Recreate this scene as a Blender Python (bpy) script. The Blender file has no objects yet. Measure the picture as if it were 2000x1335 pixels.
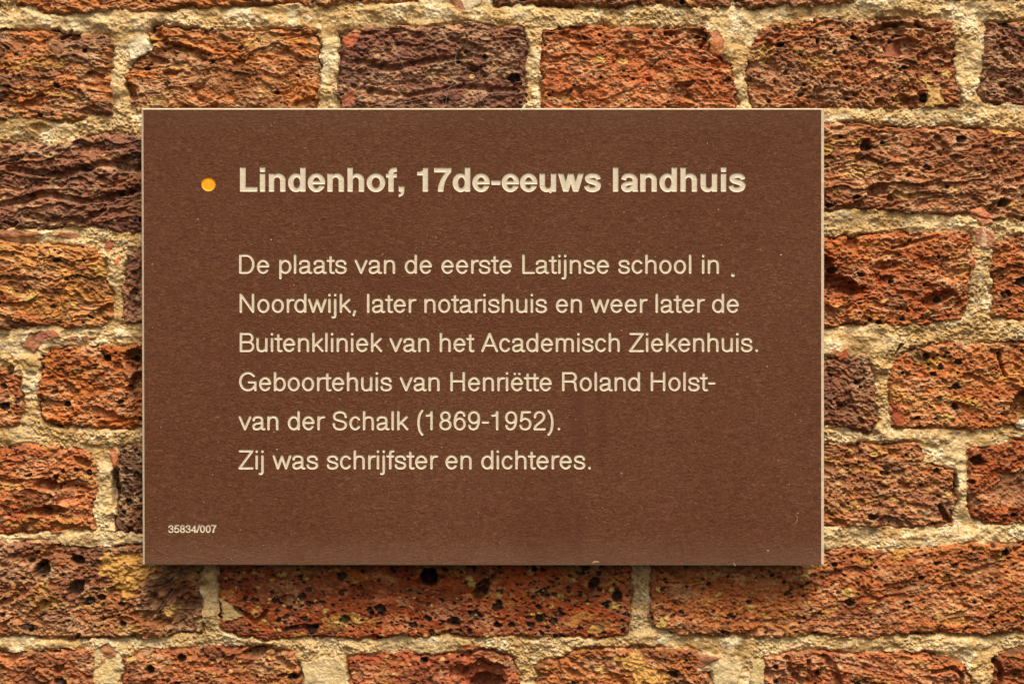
import bpy, math
import numpy as np

# ------------------------------------------------------------------ scale, camera, light
S = bpy.context.scene
U = 0.000225                      # metres per photograph pixel on the sign's face
LENS, SENSOR = 70.0, 36.0
D = 2000 * U * LENS / SENSOR      # camera distance to the sign's face
W = 0.0144                        # the wall's mean surface lies this far behind the sign's face
CZ = 1.6                          # height of the sign's middle above the pavement

cam = bpy.data.cameras.new("camera")
cam.lens, cam.sensor_width = LENS, SENSOR
cam.clip_start, cam.clip_end = 0.01, 100
camo = bpy.data.objects.new("camera", cam)
S.collection.objects.link(camo)
camo.location = (0, -D, CZ)
camo.rotation_euler = (math.radians(90), 0, 0)
S.camera = camo

SUN = np.array((0.15, -0.48, 0.86)); SUN = SUN / np.linalg.norm(SUN)
elev = math.asin(SUN[2]); azim = math.atan2(SUN[0], SUN[1])
world = bpy.data.worlds.new("World"); S.world = world
world.use_nodes = True
wn = world.node_tree; wn.nodes.clear()
sky = wn.nodes.new("ShaderNodeTexSky"); sky.sky_type = 'NISHITA'; sky.sun_disc = False
sky.sun_elevation = elev; sky.sun_rotation = azim
sky.air_density = 1.0; sky.dust_density = 4.0
hsv = wn.nodes.new("ShaderNodeHueSaturation"); hsv.inputs['Saturation'].default_value = 0.12
bg = wn.nodes.new("ShaderNodeBackground"); bg.inputs[1].default_value = 0.065
wo = wn.nodes.new("ShaderNodeOutputWorld")
wn.links.new(sky.outputs[0], hsv.inputs['Color']); tint = wn.nodes.new("ShaderNodeMix"); tint.data_type = 'RGBA'; tint.blend_type = 'MULTIPLY'; tint.inputs[0].default_value = 1
tint.inputs[7].default_value = (1.0, 0.90, 0.76, 1)          # high thin cloud, late warm light
wn.links.new(hsv.outputs[0], tint.inputs[6]); wn.links.new(tint.outputs[2], bg.inputs[0]); wn.links.new(bg.outputs[0], wo.inputs[0])
sun = bpy.data.lights.new("sun", 'SUN'); sun.energy = 1.5; sun.angle = math.radians(28); sun.color = (1.0, 0.91, 0.77)
suno = bpy.data.objects.new("sun", sun); S.collection.objects.link(suno)
from mathutils import Vector
suno.rotation_euler = Vector(tuple(SUN)).to_track_quat('Z', 'Y').to_euler()
suno.location = (0.5, -2, 4)
vs = S.view_settings
S.display_settings.display_device = 'sRGB'
vs.view_transform = 'Standard'; vs.look = 'None'; vs.gamma = 1; vs.use_curve_mapping = False
vs.exposure = 1.58

# ------------------------------------------------------------------ helpers
def lin(c):
    c = np.asarray(c, float) / 255.0
    return np.where(c <= 0.04045, c / 12.92, ((c + 0.055) / 1.055) ** 2.4)

_tab = {}
def vn(x, y, seed):
    """smooth lattice noise in -1..1"""
    if seed not in _tab:
        _tab[seed] = np.random.default_rng(seed).random((256, 256)).astype(np.float32) * 2 - 1
    t = _tab[seed]
    xf, yf = np.floor(x), np.floor(y)
    fx, fy = (x - xf).astype(np.float32), (y - yf).astype(np.float32)
    xi, yi = xf.astype(np.int32), yf.astype(np.int32)
    x0, x1, y0, y1 = xi & 255, (xi + 1) & 255, yi & 255, (yi + 1) & 255
    fx = fx * fx * fx * (fx * (fx * 6 - 15) + 10); fy = fy * fy * fy * (fy * (fy * 6 - 15) + 10)
    a = t[y0, x0]; b = t[y0, x1]; c = t[y1, x0]; d = t[y1, x1]
    a = a + (b - a) * fx; c = c + (d - c) * fx
    return a + (c - a) * fy

def fbm(x, y, seed, o=3, g=0.5):
    s = 0; amp = 1.0; tot = 0
    for k in range(o):
        s = s + amp * vn(x * 2.03 ** k + 17.3 * k, y * 2.03 ** k + 9.1 * k, seed + k * 7)
        tot += amp; amp *= g
    return s / tot

def sst(a, b, x):
    t = np.clip((x - a) / (b - a), 0, 1)
    return t * t * (3 - 2 * t)

def seg_d2(px, py, a, b):
    ax, ay = a; bx, by = b
    dx, dy = bx - ax, by - ay
    L = dx * dx + dy * dy
    t = np.clip(((px - ax) * dx + (py - ay) * dy) / L, 0, 1) if L > 1e-12 else 0.0
    return (px - ax - t * dx) ** 2 + (py - ay - t * dy) ** 2

def poly_sd(px, py, P):
    """signed distance to a polygon, negative inside"""
    d2 = np.full(np.shape(px), 1e18); ins = np.zeros(np.shape(px), bool)
    n = len(P)
    for i in range(n):
        a, b = P[i], P[(i + 1) % n]
        d2 = np.minimum(d2, seg_d2(px, py, a, b))
        if a[1] != b[1]:
            c = ((a[1] > py) != (b[1] > py)) & (px < (b[0] - a[0]) * (py - a[1]) / (b[1] - a[1]) + a[0])
            ins ^= c
    d = np.sqrt(d2)
    return np.where(ins, -d, d)

def add_mesh(name, co, faces_v, faces_n, mat, parent=None, smooth=True, col=None):
    """co (n,3); faces_v flat vertex ids; faces_n corner counts"""
    me = bpy.data.meshes.new(name)
    co = np.asarray(co, np.float32); fv = np.asarray(faces_v, np.int32); fn = np.asarray(faces_n, np.int32)
    me.vertices.add(len(co)); me.vertices.foreach_set("co", co.ravel())
    me.loops.add(len(fv)); me.loops.foreach_set("vertex_index", fv)
    me.polygons.add(len(fn))
    st = np.zeros(len(fn), np.int32); st[1:] = np.cumsum(fn)[:-1]
    me.polygons.foreach_set("loop_start", st)
    me.polygons.foreach_set("use_smooth", np.full(len(fn), smooth))
    me.update(calc_edges=True)
    me.validate()
    if col is not None:
        at = me.attributes.new("albedo", 'FLOAT_COLOR', 'POINT')
        at.data.foreach_set("color", np.asarray(col, np.float32).ravel())
    me.materials.append(mat)
    o = bpy.data.objects.new(name, me); S.collection.objects.link(o)
    if parent: o.parent = parent
    return o

def empty(name, loc, label, cat):
    o = bpy.data.objects.new(name, None); S.collection.objects.link(o)
    o.location = loc; o['label'] = label; o['category'] = cat
    return o

# ------------------------------------------------------------------ materials
def new_mat(name):
    m = bpy.data.materials.new(name); m.use_nodes = True
    nt = m.node_tree; bs = nt.nodes['Principled BSDF']
    return m, nt, bs

def noise(nt, vec, scale, detail=3, rough=0.55, dist=0.0):
    n = nt.nodes.new("ShaderNodeTexNoise"); n.inputs['Scale'].default_value = scale
    n.inputs['Detail'].default_value = detail; n.inputs['Roughness'].default_value = rough; n.inputs['Distortion'].default_value = dist
    nt.links.new(vec, n.inputs['Vector']); return n

def ramp(nt, fac, stops):
    r = nt.nodes.new("ShaderNodeValToRGB")
    e = r.color_ramp.elements
    while len(e) < len(stops): e.new(0.5)
    for k, (p, c) in enumerate(stops):
        e[k].position = p; e[k].color = (c[0], c[1], c[2], 1) if hasattr(c, '__len__') else (c, c, c, 1)
    nt.links.new(fac, r.inputs[0]); return r

def mapping(nt, scale):
    t = nt.nodes.new("ShaderNodeTexCoord"); m = nt.nodes.new("ShaderNodeMapping")
    m.inputs['Scale'].default_value = scale
    nt.links.new(t.outputs['Object'], m.inputs[0]); return m.outputs[0]

def mix(nt, a, b, fac, mode='MIX'):
    x = nt.nodes.new("ShaderNodeMix"); x.data_type = 'RGBA'; x.blend_type = mode
    for sock, v in ((x.inputs[0], fac), (x.inputs[6], a), (x.inputs[7], b)):
        if hasattr(v, 'links') or hasattr(v, 'is_linked'): nt.links.new(v, sock)
        elif hasattr(v, '__len__'): sock.default_value = (*v[:3], 1)
        else: sock.default_value = v
    return x.outputs[2]

def masonry(name, gr_scale, lo, hi, bump, rough):
    m, nt, bs = new_mat(name)
    at = nt.nodes.new("ShaderNodeAttribute"); at.attribute_name = "albedo"
    v = mapping(nt, (1, 1, 1))
    n1 = noise(nt, v, gr_scale, 4, 0.6)
    r = ramp(nt, n1.outputs['Fac'], [(0.2, lo), (0.8, hi)])
    nt.links.new(mix(nt, at.outputs['Color'], r.outputs[0], 1.0, 'MULTIPLY'), bs.inputs['Base Color'])
    n2 = noise(nt, v, gr_scale * 0.9, 5, 0.6)
    b = nt.nodes.new("ShaderNodeBump"); b.inputs['Strength'].default_value = 0.85; b.inputs['Distance'].default_value = bump
    nt.links.new(n2.outputs['Fac'], b.inputs['Height']); nt.links.new(b.outputs[0], bs.inputs['Normal'])
    bs.inputs['Roughness'].default_value = rough; bs.inputs['Specular IOR Level'].default_value = 0.25
    return m

M_BRICK = masonry("fired_clay", 900, 0.72, 1.25, 0.0007, 0.85)
M_MORTAR = masonry("lime_mortar", 1000, 0.70, 1.18, 0.0008, 0.95)

def plain(name, rgb, rough, spec=0.3, nscale=0, amp=0.1, bump=0):
    m, nt, bs = new_mat(name)
    bs.inputs['Roughness'].default_value = rough; bs.inputs['Specular IOR Level'].default_value = spec
    if nscale:
        v = mapping(nt, (1, 1, 1)); n = noise(nt, v, nscale, 4)
        r = ramp(nt, n.outputs['Fac'], [(0.3, np.array(rgb) * (1 - amp)), (0.7, np.array(rgb) * (1 + amp))])
        nt.links.new(r.outputs[0], bs.inputs['Base Color'])
        if bump:
            b = nt.nodes.new("ShaderNodeBump"); b.inputs['Strength'].default_value = 0.5; b.inputs['Distance'].default_value = bump
            nt.links.new(n.outputs['Fac'], b.inputs['Height']); nt.links.new(b.outputs[0], bs.inputs['Normal'])
    else:
        bs.inputs['Base Color'].default_value = (*rgb, 1)
    return m

M_CREAM = plain("cream_core", (0.535, 0.465, 0.355), 0.6, 0.2, 700, 0.10, 0.00008)
M_EDGE = plain("cream_edge", (0.50, 0.40, 0.28), 0.6, 0.2, 500, 0.16, 0.0001)
M_DOT = plain("orange_paint", (0.76, 0.31, 0.006), 0.5, 0.25, 300, 0.06)
M_WEB = plain("spider_silk", (0.36, 0.29, 0.21), 0.5, 0.4, 200, 0.1)

def laminate():
    m, nt, bs = new_mat("brown_laminate")
    fib = noise(nt, mapping(nt, (400, 1, 820)), 1.0, 5, 0.68, 1.7)
    fine = noise(nt, mapping(nt, (900, 1, 2000)), 1.0, 3, 0.6, 1.2)
    blot = noise(nt, mapping(nt, (1, 1, 1)), 14, 3, 0.5)
    base = ramp(nt, fib.outputs['Fac'], [(0.30, (0.060, 0.0205, 0.0088)), (0.50, (0.098, 0.0366, 0.0170)), (0.70, (0.164, 0.070, 0.0370))])
    f2 = ramp(nt, fine.outputs['Fac'], [(0.25, 0.86), (0.75, 1.16)])
    f3 = ramp(nt, blot.outputs['Fac'], [(0.3, (0.93, 0.88, 0.84)), (0.7, (1.06, 1.09, 1.13))])
    c = mix(nt, base.outputs[0], f2.outputs[0], 1.0, 'MULTIPLY')
    c = mix(nt, c, f3.outputs[0], 1.0, 'MULTIPLY')
    # dust grains and dark nicks in the surface
    sp = noise(nt, mapping(nt, (800, 1, 900)), 1.0, 1, 0.5)
    k = ramp(nt, sp.outputs['Fac'], [(0.765, 0.0), (0.80, 1.0)])
    c = mix(nt, c, (0.52, 0.42, 0.28), k.outputs[0])
    nk = noise(nt, mapping(nt, (420, 1, 210)), 1.0, 1, 0.5)
    k2 = ramp(nt, nk.outputs['Fac'], [(0.19, 0.7), (0.215, 0.0)])
    c = mix(nt, c, (0.035, 0.012, 0.008), k2.outputs[0])
    # two faint reddish stains that ran down below the text
    tc = nt.nodes.new("ShaderNodeTexCoord"); sx = nt.nodes.new("ShaderNodeSeparateXYZ"); nt.links.new(tc.outputs['Object'], sx.inputs[0])
    def mr(sock, a, b_):
        k = nt.nodes.new("ShaderNodeMapRange"); k.interpolation_type = 'SMOOTHSTEP'
        k.inputs['From Min'].default_value = a; k.inputs['From Max'].default_value = b_; nt.links.new(sock, k.inputs['Value']); return k.outputs[0]
    def mul(a, b_):
        k = nt.nodes.new("ShaderNodeMath"); k.operation = 'MULTIPLY'; nt.links.new(a, k.inputs[0])
        if hasattr(b_, 'is_linked'): nt.links.new(b_, k.inputs[1])
        else: k.inputs[1].default_value = b_
        return k.outputs[0]
    px = lambda v: (v - 1000) * U
    pz = lambda v: (667.5 - v) * U
    for xa, xb, ya, yb, am in ((1117, 1140, 760, 900, 0.34), (1165, 1184, 700, 880, 0.20), (1010, 1140, 990, 1090, 0.25)):
        st = mul(mr(sx.outputs[0], px(xa - 6), px(xa + 3)), mr(sx.outputs[0], px(xb + 5), px(xb - 3)))
        st = mul(st, mul(mr(sx.outputs[2], pz(ya - 30), pz(ya + 20)), mr(sx.outputs[2], pz(yb + 45), pz(yb - 25))))
        c = mix(nt, c, (0.070, 0.0215, 0.0125), mul(st, am))
    # a film of dust along the lower and upper edge
    dn = noise(nt, mapping(nt, (60, 1, 90)), 1.0, 3, 0.6)
    d1 = mul(mr(sx.outputs[2], pz(1030), pz(1104)), dn.outputs['Fac']); d2 = mul(mr(sx.outputs[2], pz(270), pz(214)), dn.outputs['Fac'])
    c = mix(nt, c, (0.150, 0.080, 0.052), mul(d1, 0.75)); c = mix(nt, c, (0.115, 0.058, 0.034), mul(d2, 0.55))
    nt.links.new(c, bs.inputs['Base Color'])
    b1 = nt.nodes.new("ShaderNodeBump"); b1.inputs['Strength'].default_value = 0.95; b1.inputs['Distance'].default_value = 0.00048
    nt.links.new(fib.outputs['Fac'], b1.inputs['Height'])
    b2 = nt.nodes.new("ShaderNodeBump"); b2.inputs['Strength'].default_value = 0.4; b2.inputs['Distance'].default_value = 0.00012
    nt.links.new(fine.outputs['Fac'], b2.inputs['Height']); nt.links.new(b1.outputs[0], b2.inputs['Normal'])
    nt.links.new(b2.outputs[0], bs.inputs['Normal'])
    bs.inputs['Roughness'].default_value = 0.7; bs.inputs['Specular IOR Level'].default_value = 0.10
    return m
M_FACE = laminate()

# ------------------------------------------------------------------ the brick wall
# every brick: outline in photograph pixels, surface colour (as it shows in the photo), second colour,
# roughness, lamination angle (degrees), amount of pores, share of yellow streaks
BR = []
def brick(P, c1, c2, rough=1.0, ang=0, pores=1.0, yellow=0.2, lam=1.0):
    BR.append(dict(P=P, c1=c1, c2=c2, rough=rough, ang=ang, pores=pores, yellow=yellow, lam=lam))
ORANGE, TAN, SALMON, RED = (176, 100, 54), (186, 118, 60), (178, 104, 62), (168, 84, 46)
PURPLE, UMBER, BROWN, DEEP = (116, 74, 62), (96, 64, 56), (146, 90, 62), (152, 66, 34)
brick([(-130, -150), (-8, -150), (-8, 10), (-130, 10)], ORANGE, BROWN)
brick([(30, -145), (480, -150), (812, -148), (818, 4), (660, 4), (380, 13), (250, 20), (120, 25), (32, 8)], (166, 84, 46), ORANGE, 0.9)
brick([(962, -150), (1420, -150), (1425, 10), (1330, 11), (1130, 9), (965, 7)], (120, 70, 48), (150, 84, 50), 0.9)
brick([(1440, -150), (1790, -150), (1660, 4), (1540, 12), (1440, 9)], (150, 80, 50), BROWN, 0.9)
brick([(1850, -150), (2300, -150), (2300, -6), (1850, -6)], BROWN, ORANGE)
# second course
brick([(-150, 62), (-20, 60), (130, 64), (212, 72), (216, 140), (218, 218), (160, 232), (90, 233), (-30, 228), (-150, 230)], ORANGE, (134, 84, 60), 1.0, 3, 1.0, 0.25)
brick([(300, 58), (345, 52), (440, 58), (560, 56), (606, 54), (624, 78), (626, 130), (614, 216), (400, 216), (268, 214), (248, 175), (247, 138), (268, 112), (296, 96), (288, 75)], (182, 102, 54), (150, 92, 58), 1.05, -2, 0.8, 0.35)
brick([(668, 72), (720, 52), (800, 56), (900, 46), (1018, 58), (1026, 90), (1024, 200), (1012, 222), (672, 222), (660, 180), (664, 110)], (128, 76, 60), (108, 64, 52), 1.05, -6, 0.8, 0.05, 0.75)
brick([(1064, 62), (1140, 52), (1270, 58), (1375, 54), (1384, 100), (1414, 116), (1430, 126), (1434, 200), (1424, 222), (1064, 222), (1058, 130)], (178, 94, 54), (158, 82, 46), 1.0, 6, 1.0, 0.25, 0.65)
brick([(1466, 92), (1486, 62), (1530, 42), (1640, 36), (1780, 34), (1858, 40), (1866, 80), (1864, 130), (1870, 206), (1740, 210), (1620, 206), (1470, 216), (1462, 150)], (146, 88, 60), (170, 98, 62), 1.15, 4, 1.5, 0.3, 0.35)
brick([(1930, 46), (2020, 42), (2200, 46), (2200, 206), (2000, 204), (1922, 196), (1914, 176), (1926, 80)], (140, 80, 56), (116, 70, 54), 1.1, 8, 1.2, 0.15, 0.4)
# third course
brick([(-200, 282), (-40, 284), (60, 279), (112, 287), (145, 272), (200, 264), (300, 262), (330, 268), (330, 446), (275, 450), (180, 440), (90, 446), (-60, 440), (-200, 446)], (116, 70, 56), (146, 86, 62), 1.1, -8, 0.7, 0.05)
brick([(1560, 250), (1690, 244), (1790, 250), (1850, 244), (1900, 252), (2010, 264), (2090, 268), (2090, 432), (1980, 428), (1890, 418), (1740, 410), (1560, 406)], (168, 98, 62), (142, 80, 52), 1.1, -9, 1.1, 0.4, 1.2)
brick([(2120, 262), (2310, 258), (2310, 430), (2120, 432)], ORANGE, BROWN)
# fourth course
brick([(-70, 476), (60, 472), (150, 482), (186, 484), (200, 508), (212, 570), (216, 616), (196, 634), (150, 641), (60, 638), (-70, 640)], (184, 116, 62), (160, 88, 48), 1.0, 2, 0.6, 0.4, 1.3)
brick([(252, 488), (330, 486), (330, 632), (246, 630), (242, 580), (248, 520)], (136, 80, 62), (116, 68, 54), 0.7, 80, 0.5, 0.05, 0.2)
brick([(-330, 470), (-100, 470), (-100, 640), (-330, 640)], TAN, BROWN)
brick([(1560, 462), (1650, 462), (1750, 456), (1868, 454), (1892, 462), (1898, 500), (1890, 560), (1892, 590), (1876, 620), (1820, 632), (1700, 630), (1560, 640)], (160, 78, 42), (178, 98, 54), 1.2, -6, 1.4, 0.2, 0.45)
brick([(1942, 480), (1990, 462), (2200, 460), (2200, 622), (2000, 622), (1944, 616)], (180, 100, 56), (160, 84, 46), 0.9, 4, 1.4, 0.3, 0.2)
# fifth course
brick([(-220, 690), (-60, 694), (-20, 706), (16, 728), (36, 742), (42, 800), (40, 828), (0, 832), (-220, 832)], (176, 96, 56), (146, 78, 46), 1.0, 12, 0.8, 0.2, 0.4)
brick([(92, 684), (180, 678), (330, 676), (330, 834), (200, 834), (120, 832), (82, 812), (76, 760), (80, 705)], (180, 96, 46), (160, 82, 40), 1.05, -4, 1.5, 0.3, 0.35)
brick([(1560, 700), (1620, 698), (1694, 690), (1708, 740), (1710, 822), (1698, 842), (1668, 840), (1640, 828), (1610, 828), (1560, 836)], (138, 82, 58), (120, 72, 54), 0.9, 30, 1.0, 0.5, 0.15)
brick([(1746, 704), (1766, 688), (1800, 675), (1880, 672), (2000, 667), (2180, 670), (2180, 834), (1980, 828), (1900, 836), (1800, 836), (1744, 832), (1740, 780)], (190, 116, 62), (172, 92, 50), 0.85, 8, 1.6, 0.35, 0.2)
# sixth course
brick([(-160, 874), (0, 876), (60, 870), (140, 872), (176, 884), (190, 910), (188, 960), (180, 1000), (186, 1034), (60, 1038), (-160, 1036)], (184, 104, 64), (164, 84, 46), 1.1, -10, 1.0, 0.25, 0.45)
brick([(236, 874), (330, 870), (330, 1040), (226, 1036), (232, 980), (226, 930)], (104, 66, 50), (130, 80, 54), 1.2, 60, 0.8, 0.1, 0.3)
brick([(-420, 872), (-200, 872), (-200, 1036), (-420, 1036)], BROWN, ORANGE)
brick([(1560, 866), (1700, 868), (1790, 864), (1802, 902), (1832, 914), (1860, 922), (1868, 960), (1862, 1026), (1780, 1030), (1690, 1026), (1560, 1030)], (150, 90, 64), (172, 102, 62), 1.0, 6, 1.5, 0.25, 0.25)
brick([(1898, 876), (2000, 862), (2190, 866), (2190, 1020), (1960, 1022), (1900, 1008), (1890, 960)], (168, 84, 44), (146, 72, 40), 1.0, 0, 1.2, 0.2, 0.2)
# seventh course
brick([(-180, 1064), (0, 1062), (80, 1058), (180, 1068), (300, 1066), (392, 1074), (390, 1160), (394, 1232), (300, 1240), (200, 1246), (80, 1240), (-180, 1236)], (136, 80, 58), (156, 92, 56), 1.1, -14, 1.5, 0.3, 0.35)
brick([(430, 1074), (800, 1070), (1230, 1072), (1236, 1140), (1228, 1232), (1218, 1242), (1000, 1238), (800, 1240), (560, 1246), (480, 1240), (432, 1222), (428, 1150)], (164, 74, 36), (136, 58, 28), 0.34, 3, 5.0, 0.25, 0.3)
brick([(1276, 1072), (1500, 1076), (1620, 1074), (1760, 1072), (1850, 1066), (2000, 1058), (2120, 1060), (2120, 1236), (1990, 1234), (1800, 1236), (1640, 1242), (1400, 1240), (1290, 1232), (1270, 1222), (1272, 1140)], (176, 98, 54), (162, 84, 46), 0.8, -12, 2.2, 0.3, 0.5)
brick([(2150, 1062), (2400, 1062), (2400, 1236), (2150, 1236)], ORANGE, BROWN)
# eighth course
brick([(-100, 1272), (60, 1274), (176, 1270), (186, 1300), (180, 1438), (-100, 1438)], (178, 104, 66), (152, 84, 54), 0.9, 5, 0.9, 0.25, 0.6)
brick([(240, 1286), (280, 1272), (400, 1263), (520, 1266), (576, 1272), (584, 1310), (580, 1440), (240, 1440)], (166, 92, 56), (150, 80, 50), 0.8, 4, 2.0, 0.2, 0.25)
brick([(682, 1288), (760, 1276), (850, 1278), (960, 1272), (1000, 1286), (1012, 1320), (1010, 1440), (680, 1440)], (174, 88, 56), (150, 70, 44), 0.6, 0, 1.5, 0.2, 0.2)
brick([(1046, 1304), (1070, 1290), (1140, 1268), (1250, 1264), (1350, 1266), (1376, 1290), (1392, 1340), (1400, 1440), (1046, 1440)], (172, 98, 52), (146, 78, 42), 0.9, 12, 1.2, 0.6, 0.3)
brick([(1494, 1284), (1560, 1272), (1700, 1272), (1800, 1274), (1880, 1290), (1894, 1320), (1892, 1440), (1496, 1440)], (178, 98, 60), (150, 78, 46), 1.2, 10, 1.0, 0.15, 0.6)
brick([(1940, 1282), (2000, 1270), (2300, 1272), (2300, 1440), (1938, 1440)], (150, 76, 44), (120, 64, 42), 1.0, 0, 1.0, 0.1, 0.4)
brick([(-330, 1275), (-140, 1275), (-140, 1438), (-330, 1438)], BROWN, ORANGE)
for x in range(-250, 2400, 420):
    brick([(x, -330), (x + 380, -330), (x + 380, -196), (x, -196)], ORANGE, BROWN)
    brick([(x, 1482), (x + 380, 1482), (x + 380, 1660), (x, 1660)], SALMON, BROWN)
brick([(2240, 60), (2420, 60), (2420, 206), (2240, 206)], ORANGE, BROWN)
brick([(2240, 462), (2420, 462), (2420, 622), (2240, 622)], BROWN, ORANGE)
brick([(2220, 670), (2420, 670), (2420, 834), (2220, 834)], SALMON, BROWN)
brick([(2230, 866), (2420, 866), (2420, 1020), (2230, 1020)], ORANGE, BROWN)

STEP = 1.1
def axis(lo, a, b, hi):
    return np.concatenate([np.arange(lo, a, 4.0), np.arange(a, b, STEP), np.arange(b, hi + 4, 4.0)])
GX, GY = axis(-300, -24, 2024, 2300), axis(-260, -24, 1360, 1600)
X, Y = np.meshgrid(GX, GY)
X = X.astype(np.float32); Y = Y.astype(np.float32)
NY, NX = X.shape

# mortar bed
edge_w = 7.0 * fbm(X / 46, Y / 46, 11, 3) + 5.5 * fbm(X / 13, Y / 10, 21, 3) - 2.2
lump = fbm(X / 70, Y / 34, 31, 3)
grit = fbm(X / 11, Y / 10, 41, 4, 0.62)
fineg = vn(X / 3.6, Y / 3.4, 51)
crump = fbm(X / 26, Y / 20, 61, 3)
smear = sst(-0.25, 0.3, fbm(X / 95, Y / 60, 57, 2))          # trowelled patches are smoother than the washed-out ones
H = 8 * lump + (1.8 + 2.4 * smear) * grit + (0.5 + 1.3 * smear) * fineg + (0.6 + 1.7 * smear) * fbm(X / 5.5, Y / 5.2, 55, 2) + 6.0 * np.maximum(crump, -0.2) - 1
C = np.empty((NY, NX, 3), np.float32)
mA, mB, mC = lin((218, 188, 138)), lin((194, 157, 102)), lin((236, 217, 177))
t = sst(-0.45, 0.45, fbm(X / 60, Y / 45, 71, 3))[..., None]
C[:] = mA * t + mB * (1 - t)
t = sst(0.12, 0.55, fbm(X / 30, Y / 26, 81, 3))[..., None] * 0.8
C[:] = C * (1 - t) + mC * t
t = sst(0.2, 0.55, fbm(X / 44, Y / 30, 91, 4))[..., None] * 0.5       # soot and damp stains
C[:] = C * (1 - t) + lin((120, 88, 50)) * t
C *= (1 + 0.26 * fbm(X / 4.4, Y / 4.2, 95, 2))[..., None]
t = sst(0.60, 0.72, vn(X / 5.2, Y / 4.6, 97))[..., None] * 0.45 * sst(-0.2, 0.3, vn(X / 80, Y / 60, 98))[..., None]      # dark sand grains
C = C * (1 - t) + lin((84, 62, 42)) * t
t = sst(0.74, 0.86, vn(X / 6.2, Y / 5.2, 99))[..., None] * 0.5                                                         # lime specks
C = C * (1 - t) + lin((248, 236, 206)) * t
SD = np.full((NY, NX), 1e3, np.float32)

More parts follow.
